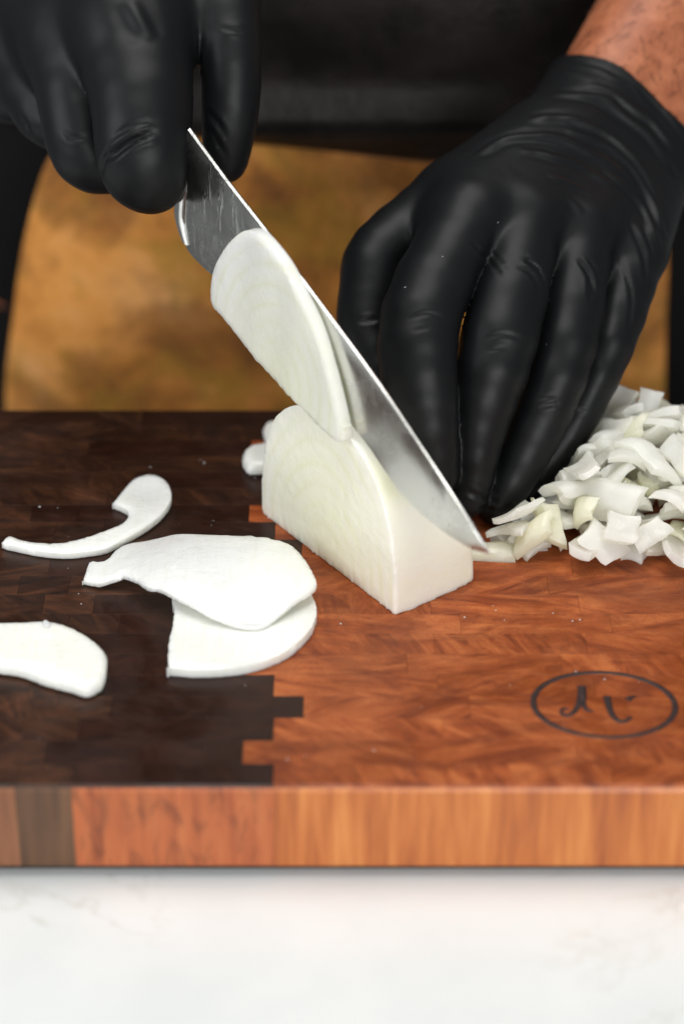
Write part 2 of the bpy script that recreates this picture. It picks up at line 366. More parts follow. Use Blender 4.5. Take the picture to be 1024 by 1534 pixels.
# ------------------------------------------------------------------ cutting board of end-grain blocks
YF, YB, XL, XR, TH = -14.96, 7.06, -18.6, 18.8, 2.92
board = empty('cutting_board', (0, -4, CZ), 'thick end grain cutting board, dark walnut on one side and red cherry on the other', 'cutting board')
bo = Vector((0, -4, CZ))
def local(v): return [tuple(Vector(p)-bo) for p in v]
v, f = slab(XL+0.35, XR-0.35, YF+0.35, YB-0.35, CZ, -TH-0.001, 0.05)
make('base', local(v), f, W_shadow_gap, board, sharp=40)  # added slab, set back and near-black to give a shadow line below
seams = [XL, -14.1, -9.15, -7.57, -1.93, 2.94, 7.58, 12.6, XR]
kinds = ['mid', 'mid', 'mid', 'dark', 'red', 'red', 'red', 'red']
front = [F_cherry, F_brown, F_grey, F_fig, F_cherry, F_cherry, F_cherry, F_cherry]
NR = 20; RH_ = (YB-YF)/NR
for r in range(NR):
    y0 = YF+r*RH_; y1 = y0+RH_
    sh = (0, -1, 0, 1)[r % 4]*0.87 - 0.022*r
    xs = [XL]+[s+sh for s in seams[1:-1]]+[XR]
    for k in range(8):
        a, b = xs[k], xs[k+1]; km = kinds[k] if not (k == 3 and r in (9, 11, 14, 16, 18)) and not (k == 2 and r in (6, 10, 13)) else ('mid' if k == 3 else 'dark')
        top = {'mid': W_mid, 'dark': W_dark, 'red': W_red}[km]
        dz = random.uniform(-0.0015, 0.0015); bv = 0.0045
        fr = 0.17 if r == 0 else bv                     # the board's front arris is eased
        zt = dz
        V = [(a+bv*.5, y0, -TH), (b-bv*.5, y0, -TH), (b-bv*.5, y1, -TH), (a+bv*.5, y1, -TH),
             (a+bv*.5, y0, zt-fr), (b-bv*.5, y0, zt-fr), (b-bv*.5, y1, zt-bv), (a+bv*.5, y1, zt-bv),
             (a+bv, y0+fr*.35, zt-fr*.3), (b-bv, y0+fr*.35, zt-fr*.3),
             (a+bv*1.5, y0+fr, zt), (b-bv*1.5, y0+fr, zt), (b-bv*1.5, y1-bv, zt), (a+bv*1.5, y1-bv, zt)]
        Fc = [(0, 3, 2, 1), (0, 1, 5, 4), (1, 2, 6, 9, 5), (2, 3, 7, 6), (3, 0, 4, 8, 7), (4, 5, 9, 8), (8, 9, 11, 10), (10, 11, 12, 13), (9, 6, 12, 11), (8, 10, 13, 7), (7, 13, 12, 6)]
        if r == 0:      # eased lower arris along the front
            V += [(a+bv*.5, y0+0.13, -TH), (b-bv*.5, y0+0.13, -TH)]; V[0] = (a+bv*.5, y0, -TH+0.13); V[1] = (b-bv*.5, y0, -TH+0.13)
            Fc[0] = (14, 3, 2, 15); Fc[2] = (1, 15, 2, 6, 9, 5); Fc[4] = (3, 14, 0, 4, 8, 7); Fc.append((14, 15, 1, 0))
        o = make('wood_block', local(V), Fc, [top, front[k]], board, origin=Vector(((a+b)/2, (y0+y1)/2, -1.4))-bo, smooth=False)
        if r == 0:
            for p in o.data.polygons:
                if p.index in (1, 5): p.material_index = 1

# burnt maker's mark: oval ring with a script flourish
def ribbon(pts, ws, z=0.016, closed=False):
    P = [np.array(p) for p in pts]; n = len(P); V = []; Fc = []
    for i in range(n):
        a = P[(i-1) % n] if closed or i > 0 else P[i]; b = P[(i+1) % n] if closed or i < n-1 else P[i]
        d = b-a; d = d/max(1e-6, np.linalg.norm(d)); m = np.array([-d[1], d[0]]); w = ws[i]/2
        V += [(*(P[i]+m*w), z), (*(P[i]-m*w), z), (*(P[i]-m*w), z-0.05), (*(P[i]+m*w), z-0.05)]
    for i in range(n if closed else n-1):
        j = (i+1) % n
        for k in range(4): Fc.append((i*4+k, i*4+(k+1) % 4, j*4+(k+1) % 4, j*4+k))
    if not closed: Fc += [(0, 3, 2, 1), tuple((n-1)*4+k for k in range(4))]
    return V, [tuple(reversed(q)) for q in Fc]
def spline(pts, m=6):
    P = [np.array(p, float) for p in pts]; P = [2*P[0]-P[1]]+P+[2*P[-1]-P[-2]]; out = []
    for i in range(1, len(P)-2):
        for k in range(m):
            t_ = k/m; a, b, c_, d = P[i-1:i+3]
            out.append(0.5*((2*b)+(c_-a)*t_+(2*a-5*b+4*c_-d)*t_*t_+(3*b-a-3*c_+d)*t_**3))
    out.append(P[-2]); return out
def zpt(x, y): return gz(760+x/3.88, 980+y/3.88)[:2]
V = []; Fc = []
def addrib(pts, ws, closed=False):
    v_, f_ = ribbon(pts, ws, z=0.014+0.003*(len(V) > 0)*(1+len(V)/400), closed=closed); o_ = len(V); V.extend(v_); Fc.extend([tuple(i+o_ for i in q) for q in f_])
ring = []; wr = []
for i in range(72):
    a = i/72*2*math.pi; x = 413*math.cos(a); y = 187*math.sin(a); th = math.radians(3.2)
    ring.append(zpt(560+x*math.cos(th)-y*math.sin(th), 295+x*math.sin(th)+y*math.cos(th)))
    wr.append(0.13+0.05*abs(math.cos(a))+0.012*math.sin(i*1.7))
addrib(ring, wr, True)
for st, w in (([(352, 322), (322, 318), (310, 342), (335, 357), (372, 347), (402, 312), (418, 262), (428, 190)], (0.05, 0.13)),
              ([(428, 186), (436, 240), (438, 290), (456, 322), (492, 336)], (0.17, 0.05)),
              ([(574, 246), (584, 290), (596, 334), (620, 372), (654, 393), (690, 386), (716, 366)], (0.15, 0.07)),
              ([(694, 268), (712, 256), (742, 246)], (0.15, 0.05))):
    p = spline([zpt(*q) for q in st]); n_ = len(p)
    addrib(p, [1.5*(w[0]+(w[1]-w[0])*i/(n_-1)) for i in range(n_)])
make('burnt_mark', local(V), Fc, M_mark, board)

# ------------------------------------------------------------------ frame of the onion and the knife
PA = np.array([-2.66, -0.13, 0.0]); EU = np.array([0.574, -0.819, 0.0]); EW = np.array([0.819, 0.574, 0.0])   # along the cut face, and away from the camera
def uwz(u, w, z): return PA+u*EU+w*EW+np.array([0, 0, z])
def frame(o):      # matrix of the (u, w, z) frame with its origin at point o (cm)
    return Matrix(((EU[0], EW[0], 0, o[0]*S), (EU[1], EW[1], 0, o[1]*S), (0, 0, 1, o[2]*S), (0, 0, 0, 1)))

# half onion, already cut back to a straight face
def onion_sdf(P):
    u, w, z = P[:, 0], P[:, 1], P[:, 2]
    q = np.clip(w/3.9, 0, 0.97); k = np.sqrt(1-q*q)
    H = 5.32*(0.25+0.75*k)*(1-0.10*q); uR = 3.76-0.30*q*q; uL = 3.76*(0.35+0.65*k)
    x = np.where(u > 0, u/uR, u/uL)
    p = 2.55
    r = (np.abs(x)**p+np.abs(np.maximum(z, 0)/H)**p)**(1/p)
    d = (r-1)*3.2*np.minimum(1, 0.4+0.6*k)
    n = 0.02*vnoise(P*1.3)
    d = d+n
    jag = np.where(z < 0.6, 0.045*np.abs(vnoise(np.stack([u*6, u*0, z*1.2], 1)))*((0.6-z)/0.6)**1.5, 0)
    end = w-3.42+0.05*(u-3)
    d = np.maximum(d, -w+jag+0.006*vnoise(P*4)); d = -smin(-d, -end, 0.35); d = np.maximum(d, -z)
    return d
vv, FF = surface_nets(lambda P: onion_sdf(P), (-4.3, -0.3, -0.3), (4.3, 4.0, 5.9), 0.055)
vv = relax(vv, FF, 1, 0.35)
ob = make('onion_half', vv, FF, M_block, M=frame(uwz(3.75, 0, 0)), sharp=48)
tag(ob, 'big pale yellow half onion standing under the knife, cut face ringed', 'onion')

# slice riding on the blade ------------------------------------------------------
def inpoly(P, poly):
    x, y = P[:, 0], P[:, 1]; ins = np.zeros(len(P), bool); dist = np.full(len(P), 1e9)
    n = len(poly)
    for i in range(n):
        x0, y0 = poly[i]; x1, y1 = poly[(i+1) % n]
        c = ((y0 > y) != (y1 > y)); xi = (x1-x0)*(y-y0)/((y1-y0) if y1 != y0 else 1e-9)+x0; ins ^= c & (x < xi)
        dx, dy = x1-x0, y1-y0; t_ = np.clip(((x-x0)*dx+(y-y0)*dy)/max(1e-12, dx*dx+dy*dy), 0, 1)
        dist = np.minimum(dist, np.hypot(x-x0-t_*dx, y-y0-t_*dy))
    return ins, dist
def resample(poly, step, jag=0.0, seed=0, closed=True):
    rs = np.random.RandomState(seed); out = []
    n = len(poly); jl = jag if isinstance(jag, (list, tuple)) else [jag]*n
    for i in range(n):
        a = np.array(poly[i], float); b = np.array(poly[(i+1) % n], float); L = np.linalg.norm(b-a); m = max(1, int(round(L/step)))
        nr = np.array([b[1]-a[1], a[0]-b[0]])/max(L, 1e-9)
        for k in range(m):
            out.append(a+(b-a)*k/m+nr*jl[i]*(rs.rand()-0.5)*2*(1 if k or True else 0))
    return out
def smoothclosed(poly, m=5):
    P = [np.array(p, float) for p in poly]; n = len(P); out = []
    for i in range(n):
        a, b, c_, d = P[(i-1) % n], P[i], P[(i+1) % n], P[(i+2) % n]
        for k in range(m):
            t_ = k/m; out.append(0.5*((2*b)+(c_-a)*t_+(2*a-5*b+4*c_-d)*t_*t_+(3*b-a-3*c_+d)*t_**3))
    return out
def sheet(outline, th, base, step=0.16, edge=0.25, lip=0.55, extra=None):
    """closed solid over a 2-D outline: under side at base(x,y), thickness th, edges eased over 'edge'"""
    B = [np.array(p) for p in outline]; arr = np.array(B)
    gx = np.arange(arr[:, 0].min(), arr[:, 0].max(), step); gy_ = np.arange(arr[:, 1].min(), arr[:, 1].max(), step)
    G = np.stack(np.meshgrid(gx, gy_), -1).reshape(-1, 2); G = G+(np.random.RandomState(5).rand(*G.shape)-0.5)*step*0.25
    ins, d = inpoly(G, arr); G = G[ins & (d > step*0.45)]
    pts = [Vector(p) for p in B]+[Vector(p) for p in G]; nb = len(B)
    r = delaunay_2d_cdt(pts, [(i, (i+1) % nb) for i in range(nb)], [], 1, 1e-6)
    X = np.array([tuple(p) for p in r[0]]); T = [tuple(q) for q in r[2]]
    _, d = inpoly(X, arr); on = d < 1e-4
    pr = lip+(1-lip)*np.sqrt(np.clip(1-(1-np.clip(d/edge, 0, 1))**2, 0, 1)); pr = np.where(on, lip, pr)
    zb = base(X[:, 0], X[:, 1]); tk = th*pr
    if extra is not None: tk = tk+extra(X[:, 0], X[:, 1])*np.clip(d/edge, 0, 1)
    top = np.column_stack([X, zb+tk]); bot = np.column_stack([X, zb+th*(1-pr)*0.35])
    n = len(X); V = np.vstack([top, bot]); Fc = [q for q in T]+[tuple(i+n for i in reversed(q)) for q in T]
    ec = {}
    for q in T:
        for a, b in zip(q, q[1:]+q[:1]): ec[(a, b)] = 1
    for (a, b) in list(ec):
        if (b, a) not in ec: Fc.append((b, a, a+n, b+n))
    return V, Fc
so = [(-2.16, 7.0), (-2.17, 7.6), (-1.92, 8.35), (-1.32, 9.2), (-0.68, 9.88), (0.0, 10.36), (0.85, 10.48), (1.95, 10.08), (2.95, 9.42), (3.78, 8.62), (4.5, 7.45), (4.97, 6.4), (5.25, 5.36),
      (4.8, 5.16), (4.09, 5.24), (2.81, 5.50), (1.51, 5.77), (0.36, 6.04), (-0.79, 6.45), (-1.6, 6.78)]
sx0, sz0, tl = 1.9, 6.0, math.radians(-10.5)
def sl2(p):
    a = p[0]-sx0; b = p[1]-sz0; return (a*math.cos(tl)+b*math.sin(tl), -a*math.sin(tl)+b*math.cos(tl))
so = [sl2(p) for p in smoothclosed(so, 4)]
so = resample(so, 0.1, [0.028 if p[1] < 0.5 else 0.004 for p in so], 4)
V, Fc = sheet(so, 0.40, lambda x, y: 0.016*np.sin(x*3)+0.03*np.sin(x*0.9+0.5), 0.14, 0.07, 0.86)
V = V@np.array([[1, 0, 0], [0, 0, 1], [0, -1, 0]], float)   # (x, y, t) -> (x, -t, y)
Ms = frame(uwz(sx0, -0.03, sz0))@Matrix.Rotation(-tl, 4, 'Y')
sl = make('onion_slice', V, Fc, M_slice, M=Ms, sharp=42)
tag(sl, 'thin D-shaped onion slice stuck upright on the side of the knife blade', 'onion slice')

# ------------------------------------------------------------------ knife
knife = empty('chef_knife', (0, 0, 0), 'steel chef knife with long plain blade held tip down over the half onion', 'knife', M=frame(uwz(0, 0.06, 0)))
sp = [(-5.3, 12.86), (-3.61, 12.27), (-1.51, 11.3), (0.55, 10.45), (3.09, 9.31), (6.23, 7.86), (8.27, 6.76), (10.25, 5.62), (11.39, 4.93), (11.97, 4.56)]
ed = [(-4.62, 8.5), (-4.2, 7.95), (-3.3, 7.72), (-2.46, 7.60), (0.5, 6.95), (3.5, 6.15), (5.74, 5.40), (6.7, 4.92), (7.72, 4.45), (9.1, 4.22), (10.59, 4.22), (11.41, 4.36), (11.97, 4.54)]
heel = [(-4.62, 8.5), (-4.85, 8.83), (-4.86, 9.4), (-4.66, 9.9), (-4.35, 10.7), (-3.95, 11.5), (-3.61, 12.27)]
def blade_mesh():
    n = 90; V = []; Fc = []
    def cum(pl):
        pl = [np.array(p) for p in spline(pl, 8)]; L = [0]
        for a, b in zip(pl[:-1], pl[1:]): L.append(L[-1]+np.linalg.norm(b-a))
        return np.array(pl), np.array(L)/L[-1]
    s_, sl_ = cum([(-3.85, 12.38)]+sp[1:]); e_, el_ = cum([(-4.55, 8.35)]+ed[1:])
    prof = [(0.0, 0.0), (0.012, 0.75), (0.05, 1.0), (0.45, 0.80), (0.93, 0.22), (1.0, 0.02)]   # spine -> edge: (fraction, half thickness)
    for i in range(n+1):
        f_ = i/n
        a = np.array([np.interp(f_, sl_, s_[:, k]) for k in (0, 1)]); b = np.array([np.interp(f_, el_, e_[:, k]) for k in (0, 1)])
        if f_ < 0.30:
            # the heel: curved back edge instead of a straight one
            pass
        th = 0.10*(1-0.5*f_)*(1 if f_ < 0.97 else max(0.1, (1-f_)/0.03))
        pts = [a+(b-a)*q for q, _ in prof]
        ring_ = [(pts[j][0], -th*prof[j][1], pts[j][1]) for j in range(len(prof))]+[(pts[j][0], th*prof[j][1], pts[j][1]) for j in range(len(prof)-1, -1, -1)]
        V += ring_
    m = len(prof)*2
    for i in range(n):
        for j in range(m): Fc.append((i*m+j, i*m+(j+1) % m, (i+1)*m+(j+1) % m, (i+1)*m+j))
    Fc.append(tuple(range(m-1, -1, -1))); Fc.append(tuple(n*m+j for j in range(m)))
    return V, Fc
V, Fc = blade_mesh()
make('blade', V, Fc, M_steel, knife, origin=(-1.5, 0, 9.5), sharp=14)
# rounded polished heel that closes the back of the blade
hp = [np.array(p) for p in spline([(-4.50, 8.2), (-4.72, 8.55), (-4.88, 9.0), (-4.80, 9.6), (-4.62, 10.2), (-4.5, 10.6), (-4.42, 10.8)], 5)]
V = []; Fc = []; m = 10
for i, p in enumerate(hp):
    f_ = i/(len(hp)-1); hw = 0.06+0.12*math.sin(math.pi*min(1, f_*1.1+0.15)*0.5)+0.0; ln = 0.22+0.16*math.sin(math.pi*f_)
    for j in range(m):
        a = 2*math.pi*j/m; V.append((p[0]+ln*(math.cos(a)+0.75), hw*math.sin(a), p[1]))
for i in range(len(hp)-1):
    for j in range(m): Fc.append((i*m+j, i*m+(j+1) % m, (i+1)*m+(j+1) % m, (i+1)*m+j))
Fc += [tuple(range(m-1, -1, -1)), tuple((len(hp)-1)*m+j for j in range(m))]
make('bolster', V, Fc, M_pol, knife, sharp=50)
# handle inside the fist
V = []; Fc = []; m = 14; hs = [(-4.5, 11.75, .3, .5), (-5.2, 12.1, .7, .9), (-6.5, 12.8, .95, 1.2), (-10, 14.4, 1.0, 1.35), (-14, 16.3, 1.05, 1.45), (-16.2, 17.3, 1.0, 1.5), (-16.8, 17.6, .5, .9)]
for (u, z, a, b) in hs:
    for j in range(m):
        t_ = 2*math.pi*j/m; V.append((u+0.42*b*math.cos(t_), a*math.sin(t_), z+0.9*b*math.cos(t_)))
for i in range(len(hs)-1):
    for j in range(m): Fc.append((i*m+j, i*m+(j+1) % m, (i+1)*m+(j+1) % m, (i+1)*m+j))
Fc += [tuple(range(m-1, -1, -1)), tuple((len(hs)-1)*m+j for j in range(m))]
make('handle', V, Fc, M_handle, knife)

# ------------------------------------------------------------------ the cook
person = empty('person', (0, 24, -60), 'person in black top, black gloves and tan leather apron, slicing onion', 'person')
po = np.array([0, 24, -60.0])
def pj(*pts): return [(gy(x, y, Y), r) for x, y, Y, r in pts]
def fine(c, m=3):        # a finger bends in a soft curve, not in straight links
    q = spline([np.append(p, r) for p, r in c], m); return [(a[:3], float(a[3])) for a in q]
# left hand (holds the onion)
LF = dict(
    index=pj((705, 325, 4.6, 1.30), (632, 475, 1.2, 1.35), (634, 600, -0.5, 1.20), (655, 706, -1.2, 0.86)),
    middle=pj((787, 330, 5.1, 1.30), (747, 505, 1.3, 1.34), (712, 640, -0.2, 1.06), (700, 742, -0.9, 0.80)),
    ring=pj((866, 347, 5.6, 1.24), (845, 515, 2.0, 1.10), (797, 648, 0.4, 0.98), (742, 752, -0.6, 0.78)),
    pinky=pj((943, 380, 6.2, 1.20), (906, 515, 3.1, 0.98), (840, 648, 1.5, 0.88), (770, 738, 0.3, 0.72)),
    thumb=pj((800, 245, 9.5, 1.6), (680, 306, 6.8, 1.45), (571, 378, 4.8, 1.08), (556, 430, 3.9, 1.04), (550, 500, 2.8, 0.98), (585, 585, 1.4, 0.84)))
Wl = gy(930, 208, 12.0); EL = gy(1250, -250, 24.0); cuff = gy(900, 185, 13.2)
def left_core(P, g=0.0, palmonly=False):
    mets = None
    for nme, wp, wr_ in (('index', gy(872, 190, 11), 1.75), ('middle', gy(900, 200, 11.5), 1.8), ('ring', gy(935, 222, 11.5), 1.75), ('pinky', gy(965, 250, 11.3), 1.6)):
        c = cone(P, wp, LF[nme][0][0], wr_, LF[nme][0][1]*1.0); mets = c if mets is None else smin(mets, c, 0.7)
    c = chain(P, LF['thumb'][:2]); mets = smin(mets, c, 1.5)
    web = cone(P, gy(760, 300, 7.5), gy(660, 350, 4.5), 1.15, 0.75); mets = smin(mets, web, 0.9)
    arm = smin(cone(P, gy(890, 170, 12.3), EL+np.array([-1.5, 0, 1]), 2.05, 3.2), cone(P, gy(962, 232, 12), EL+np.array([1.5, 0, -1]), 1.95, 3.2), 1.2)
    return smin(mets, arm, 1.2)
def hand_union(P, core, fingers, k=0.38, kk=0.15):
    d = core.copy(); fs = []
    for nme, c in fingers.items():
        f_ = chain(P, fine(c if nme != 'thumb' else c[1:] if len(c) > 4 else c), 0.12)
        d = smin(d, smin(core, f_, k), kk); fs.append(f_)
    fs = np.sort(np.stack(fs), 0)      # the stretched film drops into a groove where two fingers press together
    return d+0.17*np.exp(-((fs[1]-fs[0])/0.22)**2)*np.clip((core-0.25)/0.6, 0, 1)*(fs[1] < 1.2)
axl = (EL-Wl)/np.linalg.norm(EL-Wl); cs = float((cuff-Wl)@axl)
CREASE_L = [  # creases of the stretched glove: (pixels of the photo projected on the hand), width, depth
    ([(706, 362), (728, 386), (750, 412)], .07, .07), ([(718, 360), (738, 382), (760, 402)], .06, .05), ([(786, 388), (806, 404), (818, 430)], .08, .12), ([(776, 398), (796, 412), (808, 436)], .06, .07), ([(866, 388), (882, 412), (890, 444)], .08, .12), ([(876, 384), (892, 406), (900, 436)], .06, .07), ([(612, 478), (640, 470), (668, 478)], .06, .035), ([(618, 496), (646, 490)], .05, .03), ([(722, 508), (752, 500), (784, 508)], .06, .035), ([(730, 526), (758, 520)], .05, .03), ([(808, 610), (838, 604)], .06, .05),
    ([(880, 420), (884, 450)], .06, .08), ([(540, 482), (565, 478)], .07, .10), ([(790, 600), (830, 592)], .05, .05), ([(855, 612), (880, 618)], .05, .06),
    ([(700, 738), (745, 752)], .07, .10), ([(715, 758), (748, 768)], .06, .10), ([(718, 727), (748, 742)], .05, .06), ([(940, 330), (962, 380), (968, 430)], .07, .09), ([(960, 330), (980, 390)], .06, .08), ([(925, 380), (945, 440), (940, 500)], .06, .07)]
WR_L = [  # long folds around the wrist: polyline, width, height
    ([(715, 232), (770, 205), (850, 210), (930, 260)], .16, .13), ([(790, 178), (860, 180), (930, 215), (985, 290)], .15, .14), ([(830, 140), (900, 150), (970, 200), (1015, 270)], .15, .12),
    ([(780, 228), (850, 238), (915, 280)], .12, .09), ([(850, 195), (920, 225), (975, 300), (1000, 360)], .13, .12), ([(825, 262), (880, 285)], .10, .06), ([(880, 128), (950, 160), (1010, 220)], .13, .10), ([(900, 250), (960, 310), (990, 380)], .12, .10), ([(850, 300), (870, 315)], .1, .05)]
def poly3(sdf, line, m=7):
    """march along the camera rays of a 2-D line until they meet the surface"""
    L = spline([np.array(p, float) for p in line], m); R_ = np.array([ray(*p) for p in L], np.float32); t_ = np.full(len(L), 60.0, np.float32)
    for _ in range(90):
        d = sdf((CAMP+R_*t_[:, None]).astype(np.float32)); t_ = t_+np.clip(d*0.7, -1, 2)
    return CAMP+R_*t_[:, None]
def seg_dist(P, L):
    d = np.full(len(P), 1e9); s = np.zeros(len(P))
    for i in range(len(L)-1):
        a, b = L[i], L[i+1]; ab = b-a; t_ = np.clip(((P-a)@ab)/max(1e-9, ab@ab), 0, 1); q = np.linalg.norm(P-a-t_[:, None]*ab, axis=1)
        m = q < d; d[m] = q[m]; s[m] = (i+t_[m])/(len(L)-1)
    return d, s
def wrinkle(vv, FF, sdf, creases, folds, axis_o, axis_d, rings=None):
    N = normals(vv, FF); h = np.zeros(len(vv))
    lo_ = {}
    for line, w, dep in creases:
        L = poly3(sdf, line); d, s = seg_dist(vv, L); taper = np.clip(4*s*(1-s), 0, 1)**0.5
        h -= dep*np.exp(-(d/w)**2)*taper; h += dep*0.45*np.exp(-((d-2.1*w)/(1.1*w))**2)*taper
    for line, w, dep in folds:
        L = poly3(sdf, line); d, s = seg_dist(vv+0.12*np.stack([vnoise(vv*1.1), vnoise(vv*1.1+9), vnoise(vv*1.1+17)], 1), L); taper = np.clip(4*s*(1-s), 0, 1)**0.5
        h += dep*np.exp(-(d/w)**2)*taper-dep*0.5*np.exp(-((d-2*w)/w)**2)*taper
    if rings:
        s0, s1, amp = rings; s = (vv-axis_o)@axis_d; mask = np.clip((s-s0)/1.5, 0, 1)*np.clip((s1-s)/0.6+0.3, 0, 1)
        q = s*2.1+1.5*vnoise(vv*0.35)+0.5*vnoise(vv*1.2); r = 1-np.abs(np.sin(q*math.pi)); h += amp*mask*(r**2-0.3)*(0.4+0.6*vnoise(vv*0.5+5))
    h += 0.010*vnoise(vv*0.9)+0.006*vnoise(vv*2.7)
    return relax(vv+N*h[:, None], FF, 2, 0.4)
def left_glove(P):
    core = left_core(P); d = hand_union(P, core, LF)
    s = (P-Wl.astype(np.float32))@axl.astype(np.float32)
    wav = 0.12*vnoise(P*0.6)
    out = np.maximum(d, s-cs+wav)
    bead = np.hypot(np.maximum(np.abs(d-0.02)-0.03, 0), s-cs+wav)-0.10
    return smin(out, bead, 0.12)
allp = np.array([p for c in LF.values() for p, r in c]+[Wl, cuff, gy(1024, 300, 12), gy(880, 100, 13)])
lo, hi = allp.min(0)-np.array([2.2, 2.2, 1.8]), allp.max(0)+np.array([4.5, 4, 3.5])
vv, FF = surface_nets(left_glove, lo, hi, 0.09)
vv = relax(vv, FF, 9, 0.5)
vv = wrinkle(vv, FF, left_glove, CREASE_L, WR_L, Wl, axl, (-1.0, cs, 0.16))
gl = make('glove', vv-po, FF, M_glove, person, origin=Wl-po)
tag(gl, 'black glove with fingertips bent down onto the onion')

# right hand (holds the knife)
RF = dict(
    index=pj((196, 40, 7.0, 2.0), (212, 150, 4.4, 1.66), (214, 240, 3.2, 1.46), (228, 270, 3.4, 1.12)),
    thumb=pj((330, -60, 9.0, 1.3), (345, 60, 6.6, 1.02), (345, 160, 5.6, 0.96), (338, 242, 5.2, 0.76)),
    middle=pj((112, 50, 8.6, 1.8), (120, 140, 6.4, 1.45), (134, 225, 5.2, 1.28), (175, 240, 5.0, 1.1)),
    ring=pj((20, 50, 11.0, 1.5), (70, 165, 8.2, 1.15), (120, 185, 7.2, 1.0)),
    pinky=pj((-60, 40, 13.0, 1.4), (0, 130, 10.8, 1.1), (60, 150, 9.6, 0.9)))
Wr = gy(-150, -90, 18.0); ER = gy(-420, -420, 30)
def right_core(P):
    c = None
    for nme, wp in (('index', gy(60, -120, 14)), ('middle', gy(0, -110, 15)), ('ring', gy(-60, -100, 16)), ('pinky', gy(-110, -80, 17))):
        q = cone(P, wp, RF[nme][0][0], 1.9, RF[nme][0][1]); c = q if c is None else smin(c, q, 0.9)
    c = smin(c, cone(P, RF['thumb'][0][0], gy(150, -80, 13), 1.4, 1.8), 1.0)
    c = smin(c, cone(P, gy(230, 30, 7.4), gy(110, 90, 9.5), 1.3, 1.5), 1.0)
    return smin(c, cone(P, gy(20, -110, 15.5), ER, 2.6, 3.3), 1.5)
axr = (ER-Wr)/np.linalg.norm(ER-Wr)
def right_glove(P):
    d = hand_union(P, right_core(P), RF, 0.9, 0.16)
    s = (P-Wr.astype(np.float32))@axr.astype(np.float32)
    return smin(np.maximum(d, s-4.0), np.hypot(np.maximum(np.abs(d-0.02)-0.03, 0), s-4.0)-0.1, 0.12)
allp = np.array([p for c in RF.values() for p, r in c]+[Wr+axr*4, gy(20, -110, 15.5)])
lo, hi = allp.min(0)-2.6, allp.max(0)+3.6
vv, FF = surface_nets(right_glove, lo, hi, 0.12)
vv = relax(vv, FF, 14, 0.5)
vv = wrinkle(vv, FF, right_glove, [([(158, 244), (182, 222), (205, 208), (234, 197)], .10, .26), ([(150, 266), (155, 240), (168, 224)], .09, .18), ([(170, 205), (200, 188), (230, 184)], .08, .08), ([(300, 40), (300, 90), (298, 160)], .10, .12), ([(308, 165), (324, 182), (338, 206)], .07, .12), ([(308, 185), (320, 202), (334, 226)], .06, .10), ([(322, 205), (330, 222), (342, 240)], .06, .08), ([(330, 40), (352, 46), (368, 44)], .06, .10), ([(95, 196), (108, 206), (130, 206)], .07, .10), ([(30, 175), (42, 190), (45, 205)], .08, .1)],
             [([(188, 0), (205, 30), (222, 60)], .22, .12)], Wr, axr, (-1, 4, .12))
gr = make('glove', vv-po, FF, M_glove, person, origin=Wr-po)
tag(gr, 'black glove closed round the knife in a fist')

# body: torso, arms and hands as one skin surface
def body(P):
    tor = ellip(P, (0, 33, 22), (17, 10.5, 30)); hip = ellip(P, (0, 33, -10), (17.5, 11, 16)); d = smin(tor, hip, 6)
    d = smin(d, ellip(P, (0, 34, 46), (20, 9, 9)), 5)
    for sgn, E_, W_, hnd in ((1, EL, Wl, LF['middle'][0][0]), (-1, ER, Wr, RF['middle'][0][0])):
        sh = np.array([sgn*19.5, 33, 45.0]); eb = np.array([sgn*23.0, 29, 19.0])
        if sgn > 0: eb = EL+axl*9
        else: eb = ER+axr*6
        a = smin(cone(P, sh, eb, 5.4, 4.4), cone(P, eb, W_, 4.3, 1.7), 1.5)
        if sgn > 0: a = smin(a, smin(cone(P, gy(890, 170, 12.3), EL+np.array([-1.5, 0, 1]), 1.95, 3.2), cone(P, gy(962, 232, 12), EL+np.array([1.5, 0, -1]), 1.85, 3.2), 1.2)+0.02, 0.3)
        d = smin(d, a, 2)
        d = smin(d, cone(P, W_, hnd, 1.5, 0.85), 1)
    d = smin(d, cone(P, (0, 34, 50), (0, 33, 60), 6, 5.5), 3)
    for sgn in (1, -1): d = smin(d, cone(P, (sgn*8, 33, -15), (sgn*8.5, 33, -50), 8, 5.5), 2)
    return np.maximum(np.maximum(d, P[:, 2]-58), -48-P[:, 2])
vv, FF = surface_nets(body, (-32, -1, -50), (36, 48, 60), 0.4, 6)
vv = relax(vv, FF, 3, 0.5)
make('body', vv-po, FF, M_skin, person, origin=(0, 33-24, 60))
# short dark hairs on the bare forearm
random.seed(11); hv, hf = [], []
def fore(P): return body(P)
for i in range(150):
    x = random.uniform(880, 1060); y = random.uniform(-60, 175)
    try: p = poly3(fore, [(x, y), (x+1, y)], 1)[0]
    except Exception: continue
    if abs(float(fore(np.array([p], np.float32))[0])) > 0.1 or p[1] > 26: continue
    if float((p-Wl)@axl) < cs+0.3: continue
    d = np.array([random.uniform(-.5, .2), random.uniform(-.3, .1), random.uniform(-.7, -.1)]); d /= np.linalg.norm(d); out = np.array([-.2, -.8, .55])
    L = random.uniform(0.5, 1.1); side = np.cross(d, out)*0.012; b = len(hv)
    for k in range(4):
        q = p+d*L*k/3+out*(0.12*math.sin(math.pi*(k+0.3)/3.6)); w_ = 1-k/4
        hv += [q+side*w_, q-side*w_, q+out*0.012*w_]
    for k in range(3):
        for j in range(3): hf.append((b+k*3+j, b+k*3+(j+1) % 3, b+k*3+3+(j+1) % 3, b+k*3+3+j))
    hf += [(b, b+2, b+1), (b+9, b+10, b+11)]
tag(make('arm_hair', np.array(hv)-po, hf, M_hair, person), kind='stuff')

